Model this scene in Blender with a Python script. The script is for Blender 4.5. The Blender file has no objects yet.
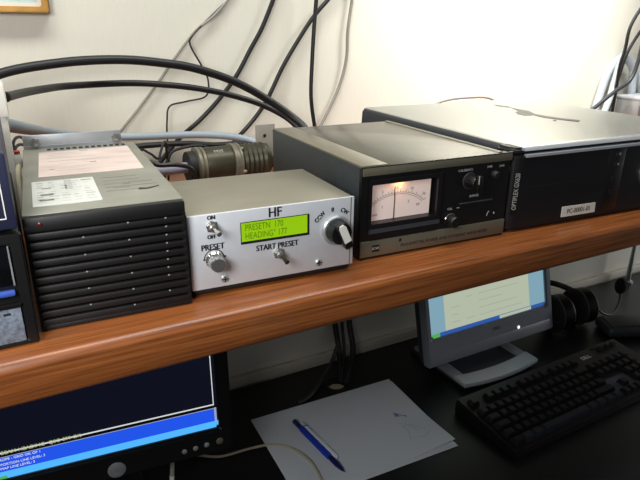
import bpy, bmesh, math, random
from mathutils import Vector, Matrix
random.seed(7)
sc = bpy.context.scene
COL = sc.collection
PI = math.pi

# ------------------------------------------------------------------ materials
def lin(c):
    return tuple(((v/255)/12.92 if v/255 <= .04045 else ((v/255+.055)/1.055)**2.4) for v in c)
def mat(name, rgb, rough=.5, metal=0., var=.06, scale=30., bump=0., bscale=200., spec=.5, coat=0., stretch=(1, 1, 1), rvar=0.):
    m = bpy.data.materials.new(name); m.use_nodes = True
    nt = m.node_tree; b = nt.nodes['Principled BSDF']
    c = lin(rgb)
    tc = nt.nodes.new('ShaderNodeTexCoord'); mp = nt.nodes.new('ShaderNodeMapping')
    mp.inputs['Scale'].default_value = stretch
    nt.links.new(tc.outputs['Object'], mp.inputs['Vector'])
    n = nt.nodes.new('ShaderNodeTexNoise'); n.inputs['Scale'].default_value = scale; n.inputs['Detail'].default_value = 4
    nt.links.new(mp.outputs[0], n.inputs['Vector'])
    r = nt.nodes.new('ShaderNodeValToRGB')
    r.color_ramp.elements[0].position = .3; r.color_ramp.elements[1].position = .7
    r.color_ramp.elements[0].color = tuple(max(0, v*(1-var)) for v in c)+(1,)
    r.color_ramp.elements[1].color = tuple(min(1, v*(1+var)) for v in c)+(1,)
    nt.links.new(n.outputs['Fac'], r.inputs[0]); nt.links.new(r.outputs[0], b.inputs['Base Color'])
    b.inputs['Roughness'].default_value = rough; b.inputs['Metallic'].default_value = metal
    b.inputs['Specular IOR Level'].default_value = spec; b.inputs['Coat Weight'].default_value = coat
    if rvar:
        mr = nt.nodes.new('ShaderNodeMapRange'); mr.inputs['To Min'].default_value = rough-rvar; mr.inputs['To Max'].default_value = rough+rvar
        nt.links.new(n.outputs['Fac'], mr.inputs['Value']); nt.links.new(mr.outputs[0], b.inputs['Roughness'])
    if bump:
        n2 = nt.nodes.new('ShaderNodeTexNoise'); n2.inputs['Scale'].default_value = bscale
        nt.links.new(mp.outputs[0], n2.inputs['Vector'])
        bp = nt.nodes.new('ShaderNodeBump'); bp.inputs['Strength'].default_value = bump; bp.inputs['Distance'].default_value = .001
        nt.links.new(n2.outputs['Fac'], bp.inputs['Height']); nt.links.new(bp.outputs[0], b.inputs['Normal'])
    return m
def emit(name, rgb, s=1., base=(10, 10, 12), rough=.25):
    m = bpy.data.materials.new(name); m.use_nodes = True
    b = m.node_tree.nodes['Principled BSDF']
    b.inputs['Base Color'].default_value = lin(base)+(1,); b.inputs['Roughness'].default_value = rough
    b.inputs['Emission Color'].default_value = lin(rgb)+(1,); b.inputs['Emission Strength'].default_value = s
    return m
def wood(name):
    m = bpy.data.materials.new(name); m.use_nodes = True
    nt = m.node_tree; b = nt.nodes['Principled BSDF']
    tc = nt.nodes.new('ShaderNodeTexCoord'); mp = nt.nodes.new('ShaderNodeMapping')
    mp.inputs['Scale'].default_value = (3.4, 130, 130)
    nt.links.new(tc.outputs['Object'], mp.inputs['Vector'])
    n = nt.nodes.new('ShaderNodeTexNoise'); n.inputs['Scale'].default_value = 3.2; n.inputs['Detail'].default_value = 7; n.inputs['Roughness'].default_value = .62
    nt.links.new(mp.outputs[0], n.inputs['Vector'])
    r = nt.nodes.new('ShaderNodeValToRGB'); e = r.color_ramp.elements
    e[0].position = .28; e[0].color = lin((84, 44, 20))+(1,)
    e[1].position = .72; e[1].color = lin((158, 96, 48))+(1,)
    q = e.new(.5); q.color = lin((132, 74, 34))+(1,)
    nt.links.new(n.outputs['Fac'], r.inputs[0])
    # worn, greyish dirt patches
    n3 = nt.nodes.new('ShaderNodeTexNoise'); n3.inputs['Scale'].default_value = 22; n3.inputs['Detail'].default_value = 6
    nt.links.new(tc.outputs['Object'], n3.inputs['Vector'])
    rr = nt.nodes.new('ShaderNodeValToRGB'); rr.color_ramp.elements[0].position = .6; rr.color_ramp.elements[1].position = .78
    rr.color_ramp.elements[1].color = (.4, .4, .4, 1)
    nt.links.new(n3.outputs['Fac'], rr.inputs[0])
    mx = nt.nodes.new('ShaderNodeMixRGB'); mx.inputs[2].default_value = lin((110, 82, 58))+(1,)
    nt.links.new(rr.outputs[0], mx.inputs[0]); nt.links.new(r.outputs[0], mx.inputs[1])
    nt.links.new(mx.outputs[0], b.inputs['Base Color'])
    b.inputs['Roughness'].default_value = .36; b.inputs['Coat Weight'].default_value = .25; b.inputs['Coat Roughness'].default_value = .25
    bp = nt.nodes.new('ShaderNodeBump'); bp.inputs['Strength'].default_value = .15; bp.inputs['Distance'].default_value = .001
    nt.links.new(n.outputs['Fac'], bp.inputs['Height']); nt.links.new(bp.outputs[0], b.inputs['Normal'])
    return m

M = dict(
 wall=mat('wall_paint', (234, 231, 216), .5, var=.02, scale=60, bump=.15, bscale=90, stretch=(6, 1, .6), spec=.35),
 trim=mat('trim_paint', (214, 208, 192), .45, var=.03),
 floor=mat('floor_lino', (110, 106, 100), .5, var=.1),
 wood=wood('shelf_wood'),
 desk=mat('desk_laminate', (13, 14, 17), .4, var=.12, scale=40, bump=.1, spec=.4),
 worn=mat('worn_olive_ring', (122, 118, 102), .5, .4, var=.3, scale=60),
 steel=mat('zinc_plate', (176, 180, 182), .38, .6, var=.1, scale=40, rvar=.08),
 psu_lid=mat('grey_painted_lid', (136, 135, 124), .5, .1, var=.14, scale=22, bump=.1, bscale=300),
 psu_black=mat('black_enamel', (15, 15, 16), .55, 0, var=.2, scale=60),
 psu_label=mat('stained_label', (208, 190, 182), .6, var=.14, scale=26, stretch=(1, 3, 1)),
 psu_label2=mat('printed_label', (204, 206, 200), .6, var=.05, scale=60),
 ink=mat('dark_ink', (30, 30, 34), .6, var=0),
 ink_grey=mat('grey_ink', (128, 128, 126), .6, var=.1),
 ink_faint=mat('faint_ink', (176, 176, 172), .6, var=.1),
 ink_olive=mat('worn_print', (116, 118, 106), .6, var=.2),
 hole=mat('dark_hole', (8, 8, 8), .8, var=0),
 chrome=mat('bright_nickel', (200, 198, 192), .2, .9, var=.05),
 alu=mat('aluminium_panel', (206, 210, 216), .5, .25, var=.03, scale=120),
 alu_top=mat('bare_aluminium_cover', (142, 138, 124), .4, .55, var=.06, scale=14, stretch=(1, 4, 1), rvar=.05),
 alu_dark=mat('champagne_strip', (122, 118, 102), .42, .5, var=.05),
 black=mat('black_plastic', (16, 16, 17), .38, var=.15, scale=80),
 blackm=mat('black_matte', (18, 18, 19), .6, var=.2, scale=80),
 rubber=mat('black_rubber', (22, 22, 24), .45, var=.15, scale=50),
 white=mat('white_plastic', (224, 222, 212), .45, var=.04),
 hammer=mat('dark_grey_hammered_paint', (50, 55, 57), .45, .1, var=.12, scale=160, bump=.3, bscale=500),
 olive_top=mat('olive_grey_gloss_cover', (72, 69, 58), .24, .35, var=.05, scale=40, rvar=.04),
 olive_strip=mat('olive_grey_side_flange', (120, 115, 98), .3, .4, var=.06, scale=40),
 meter_face=emit('backlit_meter_card', (236, 206, 196), .30, (216, 206, 200), .6),
 pc_black=mat('pc_case_black', (12, 13, 18), .5, var=.12, scale=60),
 pc_side=mat('pc_side_steel', (48, 52, 60), .4, .4, var=.08),
 pc_top=mat('pc_silver_cover', (158, 158, 152), .34, .5, var=.03, scale=90, rvar=.03),
 pc_strip=mat('pc_silver_strip', (222, 226, 232), .25, .6, var=.02),
 logo_dark=mat('worn_grey_mark', (72, 70, 64), .5, var=.1),
 navy=mat('navy_case', (34, 38, 62), .45, var=.1),
 glassy=mat('dark_display_window', (9, 10, 14), .12, var=.1),
 blue_bar=mat('blue_bar', (62, 92, 178), .35, var=.08),
 speckle=mat('speckled_grey_panel', (116, 126, 140), .55, var=.4, scale=420),
 olive_drab=mat('olive_connector_shell', (64, 61, 46), .42, .4, var=.2, scale=50),
 paleblue=mat('pale_grey_cable', (158, 170, 178), .5, var=.06),
 palecable=mat('pale_lavender_cable', (168, 172, 192), .5, var=.05),
 whitecable=mat('white_cable', (188, 198, 206), .5, var=.04),
 greycable=mat('grey_cable', (150, 146, 136), .5, var=.08),
 beigecable=mat('beige_cable', (168, 160, 138), .5, var=.06),
 red=mat('red_plastic', (160, 30, 34), .4, var=.05),
 gold=mat('gilt_wood', (200, 150, 72), .4, .3, var=.15, scale=60, stretch=(1, 1, 1)),
 framegrey=mat('frame_edge', (120, 104, 80), .5, var=.1),
 picture=mat('pale_teal_print', (186, 208, 204), .5, var=.16, scale=24),
 mount=mat('picture_mount', (232, 230, 222), .7, var=.02),
 mon_silver=mat('monitor_silver_grey', (140, 144, 153), .42, .2, var=.03),
 mon_dark=mat('monitor_dark_grey', (52, 54, 60), .45, var=.05),
 stand_silver=mat('monitor_base_silver', (172, 178, 184), .4, .3, var=.03),
 paper=mat('paper_sheet', (198, 205, 212), .7, var=.01),
 pencil=mat('pen_scribble', (158, 166, 182), .7, var=.1),
 penline=mat('pen_scribble_blue', (86, 104, 150), .7, var=.1),
 penblue=mat('pen_blue_plastic', (24, 56, 170), .25, var=.05),
 pennavy=mat('pen_navy_plastic', (16, 26, 84), .3, var=.05),
 penwhite=mat('pen_white_plastic', (216, 222, 230), .3, var=.02),
 keycap=mat('keycap_black', (19, 20, 23), .33, var=.15, scale=90),
 keyglint=mat('keycap_painted_glint', (44, 48, 55), .3, .2, var=.06),  # black bottom-row caps with the light's glint painted into their colour
 kbplate=mat('keyboard_slate_plate', (70, 76, 88), .4, .1, var=.06),
 foam=mat('black_foam', (14, 14, 15), .95, var=.3, scale=400, bump=.6, bscale=900),
 slate=mat('slate_plastic', (44, 47, 50), .5, var=.1),
 lcd=emit('lcd_backlight', (158, 212, 8), .66, (80, 112, 8), .3),
 lcdink=mat('lcd_segments', (92, 130, 10), .5, var=0),
 led=emit('red_led', (120, 16, 34), .2, (70, 10, 20)),
 led_w=emit('white_led', (230, 240, 255), 1.6),
 scr_navy=emit('screen_dark_window', (13, 15, 30), .9),
 scr_black=emit('screen_black', (6, 6, 8), .8),
 scr_blue=emit('screen_blue', (32, 84, 232), 1.),
 scr_cyan=emit('screen_taskbar_light_blue', (84, 184, 255), 1.),
 scr_white=emit('screen_white', (226, 230, 226), .95),
 scr_yellow=emit('screen_pale_text', (196, 204, 150), .8),
 scr_grey=emit('screen_scrollbar', (160, 170, 200), .9),
 scr_green=emit('screen_start_button', (90, 190, 90), .8),
 scr_page=emit('screen_page', (204, 214, 190), .72),
 scr_side=emit('screen_page_margin', (146, 188, 206), .72),
 scr_bar=emit('screen_taskbar_blue', (54, 104, 190), .7),
 scr_ptext=emit('screen_page_text', (190, 200, 180), .68),
 bulb=emit('meter_bulb', (255, 140, 56), 60.),
)

# ------------------------------------------------------------------ mesh builder
class MB:
    def __init__(s): s.bm = bmesh.new()
    def _merge(s, b, m, mtx=None):
        if mtx is not None: bmesh.ops.transform(b, matrix=mtx, verts=b.verts)
        for f in b.faces: f.material_index = m
        me = bpy.data.meshes.new('tmp'); b.to_mesh(me); b.free()
        s.bm.from_mesh(me); bpy.data.meshes.remove(me)
        return s
    def box(s, x0, x1, y0, y1, z0, z1, bev=0., seg=2, m=0, mtx=None):
        b = bmesh.new(); bmesh.ops.create_cube(b, size=1)
        bmesh.ops.scale(b, vec=(x1-x0, y1-y0, z1-z0), verts=b.verts)
        bmesh.ops.translate(b, vec=((x0+x1)/2, (y0+y1)/2, (z0+z1)/2), verts=b.verts)
        if bev: bmesh.ops.bevel(b, geom=b.edges[:], offset=bev, segments=seg, affect='EDGES', profile=.5)
        return s._merge(b, m, mtx)
    def prism(s, poly, h0, h1, axis='z', bev=0., seg=2, m=0, mtx=None):
        """extrude a 2-D outline: axis z -> (x,y), y -> (x,z), x -> (y,z)"""
        b = bmesh.new()
        def P(u, v, h): return (u, v, h) if axis == 'z' else ((u, h, v) if axis == 'y' else (h, u, v))
        lo = [b.verts.new(P(u, v, h0)) for u, v in poly]; hi = [b.verts.new(P(u, v, h1)) for u, v in poly]
        n = len(poly)
        b.faces.new(lo); b.faces.new(hi)
        for i in range(n): b.faces.new((lo[i], lo[(i+1) % n], hi[(i+1) % n], hi[i]))
        bmesh.ops.recalc_face_normals(b, faces=b.faces)
        if bev: bmesh.ops.bevel(b, geom=b.edges[:], offset=bev, segments=seg, affect='EDGES')
        return s._merge(b, m, mtx)
    def lathe(s, prof, org, axis, seg=28, m=0, flute=0, fdepth=0.):
        """prof: (radius, height) list along axis from org"""
        a = Vector(axis).normalized(); u = a.orthogonal().normalized(); w = a.cross(u); o = Vector(org)
        b = bmesh.new(); rings = []
        for r, h in prof:
            if r < 1e-6: rings.append([b.verts.new(o+a*h)])
            else:
                ring = []
                for i in range(seg):
                    t = 2*PI*i/seg
                    rr = r*(1-fdepth*(i % 2)) if flute else r
                    ring.append(b.verts.new(o+a*h+(u*math.cos(t)+w*math.sin(t))*rr))
                rings.append(ring)
        for p, q in zip(rings, rings[1:]):
            for i in range(seg):
                j = (i+1) % seg
                if len(p) == 1 and len(q) == 1: continue
                if len(p) == 1: b.faces.new((p[0], q[i], q[j]))
                elif len(q) == 1: b.faces.new((p[i], q[0], p[j]))
                else: b.faces.new((p[i], q[i], q[j], p[j]))
        for ring in (rings[0], rings[-1]):
            if len(ring) > 1: b.faces.new(ring)
        bmesh.ops.recalc_face_normals(b, faces=b.faces)
        return s._merge(b, m)
    def tube(s, pts, r, seg=10, n=8, m=0, rs=None):
        P = [Vector(p) for p in pts]
        if len(P) > 2:
            E = [P[0]*2-P[1]]+P+[P[-1]*2-P[-2]]; out = []; rad = []
            for i in range(1, len(E)-2):
                p0, p1, p2, p3 = E[i-1:i+3]
                for k in range(n):
                    t = k/n
                    out.append(.5*((2*p1)+(p2-p0)*t+(2*p0-5*p1+4*p2-p3)*t*t+(3*p1-p0-3*p2+p3)*t**3))
                    rad.append((rs[i-1]*(1-t)+rs[i]*t) if rs else r)
            out.append(P[-1]); rad.append(rs[-1] if rs else r)
        else: out = P; rad = list(rs) if rs else [r, r]
        b = bmesh.new(); rings = []; nrm = None
        for i, p in enumerate(out):
            t = (out[min(i+1, len(out)-1)]-out[max(i-1, 0)]).normalized()
            if nrm is None: nrm = t.orthogonal().normalized()
            nrm = (nrm-t*nrm.dot(t)).normalized(); bn = t.cross(nrm)
            rings.append([b.verts.new(p+(nrm*math.cos(2*PI*k/seg)+bn*math.sin(2*PI*k/seg))*rad[i]) for k in range(seg)])
        for p, q in zip(rings, rings[1:]):
            for k in range(seg): b.faces.new((p[k], p[(k+1) % seg], q[(k+1) % seg], q[k]))
        b.faces.new(rings[0]); b.faces.new(rings[-1])
        bmesh.ops.recalc_face_normals(b, faces=b.faces)
        return s._merge(b, m)
    def ball(s, c, rx, ry, rz, m=0, seg=20):
        b = bmesh.new(); bmesh.ops.create_uvsphere(b, u_segments=seg, v_segments=seg//2, radius=1)
        bmesh.ops.scale(b, vec=(rx, ry, rz), verts=b.verts); bmesh.ops.translate(b, vec=c, verts=b.verts)
        return s._merge(b, m)
    def frame(s, x0, x1, z0, z1, w, y0, y1, bev=0., m=0, ws=None):
        """rectangular ring in the x-z plane (mitred), bars w wide; ws = left, right, bottom, top"""
        l, r, bo, t = ws or (w, w, w, w)
        b = bmesh.new()
        O = [(x0, z0), (x1, z0), (x1, z1), (x0, z1)]; I = [(x0+l, z0+bo), (x1-r, z0+bo), (x1-r, z1-t), (x0+l, z1-t)]
        V = {}
        for k, y in enumerate((y0, y1)):
            for i in range(4): V['o', k, i] = b.verts.new((O[i][0], y, O[i][1])); V['i', k, i] = b.verts.new((I[i][0], y, I[i][1]))
        for i in range(4):
            j = (i+1) % 4
            for k in (0, 1): b.faces.new((V['o', k, i], V['o', k, j], V['i', k, j], V['i', k, i]))
            b.faces.new((V['o', 0, i], V['o', 0, j], V['o', 1, j], V['o', 1, i])); b.faces.new((V['i', 0, i], V['i', 0, j], V['i', 1, j], V['i', 1, i]))
        bmesh.ops.recalc_face_normals(b, faces=b.faces)
        if bev: bmesh.ops.bevel(b, geom=[e for e in b.edges if e.calc_face_angle(0) > .5], offset=bev, segments=2, affect='EDGES')
        return s._merge(b, m)
    def text(s, body, size, mtx, m=0, align='CENTER', ext=.0001, sx=1.):
        cu = bpy.data.curves.new('t', 'FONT'); cu.body = body; cu.size = size; cu.align_x = align; cu.align_y = 'CENTER'; cu.extrude = ext; cu.resolution_u = 3
        o = bpy.data.objects.new('t', cu); COL.objects.link(o)
        dg = bpy.context.evaluated_depsgraph_get(); dg.update()
        me = bpy.data.meshes.new_from_object(o.evaluated_get(dg))
        bpy.data.objects.remove(o); bpy.data.curves.remove(cu)
        b = bmesh.new(); b.from_mesh(me); bpy.data.meshes.remove(me)
        return s._merge(b, m, mtx @ Matrix.Diagonal((sx, 1, 1, 1)))
    def build(s, name, mats, parent=None, loc=None, rot=None, sharp=35):
        me = bpy.data.meshes.new(name); s.bm.to_mesh(me); s.bm.free()
        for m in (mats if isinstance(mats, (list, tuple)) else [mats]): me.materials.append(M[m])
        me.polygons.foreach_set('use_smooth', [True]*len(me.polygons)); me.set_sharp_from_angle(angle=math.radians(sharp))
        o = bpy.data.objects.new(name, me); COL.objects.link(o)
        if parent: o.parent = parent
        if loc: o.location = loc
        if rot: o.rotation_euler = rot
        return o
def front(x, y, z, tilt=0., yaw=0.):    # text lying on a vertical face that looks towards -y
    return Matrix.Translation((x, y, z)) @ Matrix.Rotation(yaw, 4, 'Z') @ Matrix.Rotation(PI/2, 4, 'X') @ Matrix.Rotation(tilt, 4, 'Z')
def flat(x, y, z, rot=0.):
    return Matrix.Translation((x, y, z)) @ Matrix.Rotation(rot, 4, 'Z')
def tag(o, label=None, cat=None, group=None, kind=None):
    for k, v in (('label', label), ('category', cat), ('group', group), ('kind', kind)):
        if v: o[k] = v
    return o
def thing(name, label, cat, loc=(0, 0, 0), rz=0., rx=0., group=None):
    o = bpy.data.objects.new(name, None); COL.objects.link(o); o.empty_display_size = .05
    o.location = loc; o.rotation_euler = (rx, 0, rz)
    return tag(o, label, cat, group)

WY = .2653; DZ = -.4649; FZ = -1.19
# ------------------------------------------------------------------ the room
tag(MB().box(-3, 4, WY, WY+.12, FZ, 1.6).build('wall_back', 'wall'), kind='structure')
tag(MB().box(-3, 4, -3.2, WY+.12, FZ-.1, FZ).build('floor', 'floor'), kind='structure')
tag(MB().box(-3, 4, WY-.012, WY, DZ, DZ+.022, .003).build('trim_1', 'trim'), kind='structure')

# ------------------------------------------------------------------ shelf
t = thing('wall_shelf', 'long varnished wooden shelf with rounded front carrying the radio equipment', 'shelf', (.4, 0, 0))
prof = []
for cy_, cz_, r_, a0 in ((-.2765, -.0085, .0085, 90), (-.2775, -.0285, .0065, 180)):
    for k in range(9):
        a = math.radians(a0+90*k/8)
        prof.append((cy_+(.0085 if a0 == 90 else .0065)*math.cos(a)-(0 if a0 == 90 else .001), cz_+r_*math.sin(a)))
prof += [(.249, -.035), (.249, 0)]
MB().prism([(y, z) for y, z in prof], -1.4, 1.5, 'x').build('shelf_board', 'wood', t, sharp=50)
for bx in (-1.3, 1.35):
    MB().box(bx-.02, bx+.02, -.2, .252, -.06, -.035, .003).box(bx-.02, bx+.02, .228, .252, -.25, -.035, .003).build('bracket', 'steel', t)

# ------------------------------------------------------------------ desk
t = thing('desk', 'black laminate desk under the wooden shelf', 'desk', (.5, -.1, FZ))
MB().box(-1.4, 1.6, -.42, .3525, DZ-.03-FZ, DZ-FZ, .003).build('desktop', 'desk', t)
for lx in (-1.34, 1.54):
    for ly in (-.38, .3):
        MB().box(lx-.025, lx+.025, ly-.025, ly+.025, 0, DZ-.03-FZ, .003).build('leg', 'blackm', t)

# ------------------------------------------------------------------ power supply
t = thing('power_supply', 'black ribbed power supply box with grey lid covered in worn labels', 'power supply', (-.0027, -.2487, 0), -.0474)
w, d, h = .1103, .245, .0873
MB().box(.001, w-.001, .006, d, 0, h-.004, .0015).build('case', 'psu_black', t)
MB().box(.0, w, .004, d, h-.004, h, .0012).build('lid', 'psu_lid', t)
g = MB(); g.box(.0, w, 0, .006, 0, .004, .001).box(.0, w, -.001, .006, h-.012, h-.0005, .0025)
g.box(0, .0035, .001, .007, 0, h-.01).box(w-.0035, w, .001, .007, 0, h-.01)
for k in range(11):
    z = .0035+k*.0066
    g.box(.0012, w-.0012, -.001, .005, z+.0005, z+.0056, .0011)
g.build('grille', 'psu_black', t)
for k in range(11):
    z = .0035+k*.0066
    for j, bx in enumerate((.036, .067, .094)):
        if (k+j) % 2 or j == 2 and k > 3:
            MB().ball((bx+.0012*(k-5)*.15, -.001, z+.0052), .0009, .0006, .0007, seg=8).build('rivet', 'ink_grey', t)
MB().lathe([(.0015, 0), (.0015, .0006), (.0008, .001), (0, .0011)], (.0108, -.001, .0815), (0, -1, 0), 16).build('indicator_light', 'led', t)
b = MB().box(.001, w-.0125, d-.001, d+.0015, h-.02, h+.014, .0006)
b.box(.001, w-.0125, d-.003, d, h, h+.003).build('mounting_flange', 'steel', t)
for bx in (.012, .092):
    MB().lathe([(.0048, 0), (.0048, .0035), (.003, .0035), (.003, .006), (0, .0062)], (bx, d-.001, h+.006), (0, -1, .1), 6).build('bolt', 'chrome', t)
v = MB()
for k in range(13): v.box(.0225+k*.0061, .0262+k*.0061, .2295, .2375, h-.0005, h+.00025)
v.build('vent_slots', 'hole', t)
lb = MB().prism([(.0125, .111), (.0995, .1135), (.1005, .222), (.0145, .219)], h, h+.0004)
for k in range(6): lb.box(.02+random.uniform(0, .02), .05+random.uniform(0, .035), .13+k*.014, .1312+k*.014, h+.0004, h+.00046, m=1)
lb.box(.052, .06, .214, .2165, h+.0004, h+.00046, m=2)
lb.box(.022, .026, .137, .1385, h+.0004, h+.00046, m=2).box(.057, .063, .156, .159, h+.0004, h+.00046, m=2)
lb.build('stained_label', ['psu_label', 'ink_faint', 'ink_grey'], t)
lb = MB().prism([(.0075, .021), (.0545, .0225), (.054, .0965), (.007, .096)], h, h+.0004)
for r_ in range(9):
    y = .03+r_*.0072
    for c_ in range(5):
        x = .0105+c_*.0086
        if random.random() < .8:
            lb.box(x, x+random.uniform(.003, .0072), y, y+random.choice((.0012, .0022, .0032)), h+.0004, h+.00046, m=1)
lb.box(.012, .022, .034, .0385, h+.0004, h+.00046, m=2).box(.013, .022, .049, .054, h+.0004, h+.00046, m=2).box(.014, .021, .07, .0725, h+.0004, h+.00046, m=2)
lb.box(.031, .0365, .062, .094, h+.0004, h+.00046, m=1).box(.044, .052, .088, .0905, h+.0004, h+.00046, m=2)
lb.build('printed_label', ['psu_label2', 'ink_faint', 'ink_grey'], t)
lb = MB()
for k in range(5): lb.box(.06, .06+random.uniform(.02, .043), .045+k*.011, .0462+k*.011, h, h+.0002)
lb.box(.066, .078, .052, .0565, h, h+.0002).box(.074, .08, .063, .067, h, h+.0002)
lb.build('faded_print', 'ink_olive', t)
MB().tube([(.085, .045, h), (.089, .041, h+.0002), (.094, .043, h+.0002), (.1, .047, h)], .0006, 6).box(.0835, .09, .041, .0435, h, h+.0003).build('ink_scrawl', 'ink', t)

# ------------------------------------------------------------------ HF rotator controller
t = thing('antenna_control_box', 'small aluminium control box with green display and HF printed above it', 'control box', (.1101, -.2453, 0), -.0548)
w, d, h = .1471, .1112, .0704
MB().box(.002, w-.002, .001, d, .002, .008, .001).build('base', 'blackm', t)
MB().box(0, w-.0005, .0015, d, .0065, h, .0012).build('cover', 'alu_top', t)
p = MB().box(0, w+.0002, -.0012, .0015, .0066, h-.0002, .0004)
p.box(w-.0034, w-.0024, -.00125, -.0011, .0066, h-.0004, m=1)
p.build('front_panel', ['alu', 'alu_dark'], t)
for s, sz, x, z, a in (('HF', .0104, .0728, .0650, 0), ('ON', .0042, .0190, .0674, 0), ('OFF', .0042, .0186, .0513, 0), ('PRESET', .0062, .0190, .0425, 0),
                       ('START PRESET', .0062, .0746, .0352, 0), ('0', .0048, .1261, .0606, 0), ('CCW', .0048, .1140, .0553, .75), ('CW', .0048, .1378, .0578, -.6)):
    tx = MB()
    for dx in (-.0003, -.00015, 0, .00015, .0003): tx.text(s, sz*1.15, front(x+dx, -.0013, z, a), sx=.84)
    tx.build('lettering', 'ink', t)
MB().tube([(.0195-.0082*math.cos(a), -.0014, .0322+.0082*math.sin(a)) for a in [k*PI/10 for k in range(11)]], .00045, 5, 2).build('dial_arc', 'ink', t)
for x, z in ((.0113, .0325), (.0287, .0333)): MB().ball((x, -.0013, z), .0009, .0003, .0009, seg=8).build('dial_mark', 'ink', t)
# display
lc = MB().frame(.0425, .1038, .0410, .0600, .0006, -.0016, .0012)
lc.build('display_bezel', 'blackm', t)
ds = MB().box(.0428, .1035, -.00135, .0005, .0413, .0597).box(.0428, .1035, -.0015, -.0013, .0413, .0432, m=2).box(.1020, .1035, -.0015, -.0013, .0413, .0597, m=2)  # dark band along the bottom is a painted drop shadow
ds.text('PRESETN  170', .0078, front(.0462, -.0014, .0548), 1, 'LEFT', sx=.72).text('HEADING° 177', .0078, front(.0462, -.0014, .0474), 1, 'LEFT', sx=.72)
ds.build('display', ['lcd', 'lcdink', 'blackm'], t)
def toggle(x, z, dirx, dirz, capmat, cap=False):
    tg = MB().lathe([(.0052, 0), (.0052, .0016), (.0042, .0016), (.0042, .0035)], (x, -.0012, z), (0, -1, 0), 6)
    tg.lathe([(.0032, .003), (.0032, .0068), (.0022, .0075), (0, .0076)], (x, -.0012, z), (0, -1, 0), 18)
    o = tg.build('toggle_switch', 'chrome', t)
    MB().tube([(x, -.0075, z), (x+dirx*.5, -.012, z+dirz*.5), (x+dirx, -.0165, z+dirz)], .0014, 10, rs=[.0011, .0015, .0021]).build('lever', capmat, o)
toggle(.0190, .0602, .002, -.002, 'chrome')
toggle(.0752, .0285, .002, -.0035, 'black')
kn = MB().lathe([(.0076, 0), (.0076, .0015), (.0064, .003), (.0064, .0125), (.0058, .0138), (0, .0138)], (.0196, -.0012, .0315), (0, -1, 0), 40, flute=1, fdepth=.05)
kn.build('preset_knob', 'chrome', t)
kn = MB().lathe([(.0136, 0), (.0136, .002), (.0122, .0035), (0, .0035)], (.1290, -.0012, .0420), (0, -1, 0), 40).build('direction_knob', 'steel', t)
MB().lathe([(.0108, .0035), (.0102, .012), (.0095, .0135), (0, .0135)], (.1290, -.0012, .0420), (0, -1, 0), 32).build('knob_body', 'black', kn)
a0 = math.radians(-62)
mt = Matrix.Translation((.1290, -.0012, .0420)) @ Matrix.Rotation(math.radians(-24), 4, 'Y')
MB().box(-.0038, .0038, -.0205, -.012, -.0125, .0118, .0012, mtx=mt).build('knob_grip', 'black', kn)
MB().prism([(-.0032, -.0055), (.0034, -.0055), (.0034, .0090), (.0018, .0114), (-.0018, .0114), (-.0032, .0090)], -.0214, -.0195, 'y', mtx=mt @ Matrix.Translation((0.0, 0, 0))).build('pointer_inlay', 'white', kn)
for sx_, sz_ in ((.0272, .0135), (.1128, .0135)):
    o = MB().lathe([(.0034, 0), (.0034, .0007), (.0024, .0017), (0, .002)], (sx_, -.0012, sz_), (0, -1, 0), 20)
    o.box(sx_-.0024, sx_+.0024, -.0034, -.0030, sz_-.0004, sz_+.0004, m=1).box(sx_-.0004, sx_+.0004, -.0034, -.0030, sz_-.0024, sz_+.0024, m=1)
    o.build('screw', ['steel', 'hole'], t)

# ------------------------------------------------------------------ power / SWR meter
t = thing('wave_meter', 'dark grey wattmeter with glowing dial and olive top, between aluminium box and computer', 'meter', (.2738, -.2391, 0), -.0433)
w, d, h = .1785, .2206, .0906
MB().box(0, .004, .002, d, .001, h, .002).box(w-.004, w, .002, d, .001, h-.016, .002).box(0, w-.018, d-.003, d, .001, h, .001).box(.1, w, d-.003, d, .001, h-.018, .001).box(.002, w-.002, .004, d, .0005, .004).build('case', 'hammer', t)
MB().box(.0005, .0285, .0005, d-.001, h-.0012, h+.0012, .0008).build('side_flange', 'olive_strip', t)
MB().box(.0285, w-.018, -.0006, d-.001, h-.0012, h+.0004, .0004).build('top_cover', 'olive_top', t)
MB().prism([(w-.018, h-.001), (w-.018, h+.0006), (w-.0165, h+.0014), (w-.0135, h+.0014), (w-.0115, h-.0002), (w-.004, h-.006), (w, h-.016), (w, h-.02), (w-.018, h-.02)], .001, d-.001, 'y').build('top_rail', 'alu_dark', t)
f = MB()
f.box(.001, w-.001, 0, .004, .001, .0025).box(0, .0012, -.0002, .004, .001, h-.0005)
f.prism([(.0012, .0165), (w-.0012, .0165), (w-.0012, .0828), (.0012, .0828)], .010, .012, 'y')
f.frame(.0012, w-.0012, .0025, h-.0012, 0, .0004, .012, ws=(.0088, w-.0902, .0325, .0165))
f.build('front_panel', 'black', t)
MB().box(.0008, w-.0008, -.0012, .0006, .0822, h-.0004, .0005).build('upper_strip', 'alu_dark', t)
MB().box(.0008, w-.0008, -.0012, .0006, .0025, .0185, .0005).build('lower_strip', 'alu_dark', t)
MB().box(0, w, -.0014, .001, h-.0006, h+.0003, .0002).build('edge_line', 'black', t)
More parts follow.
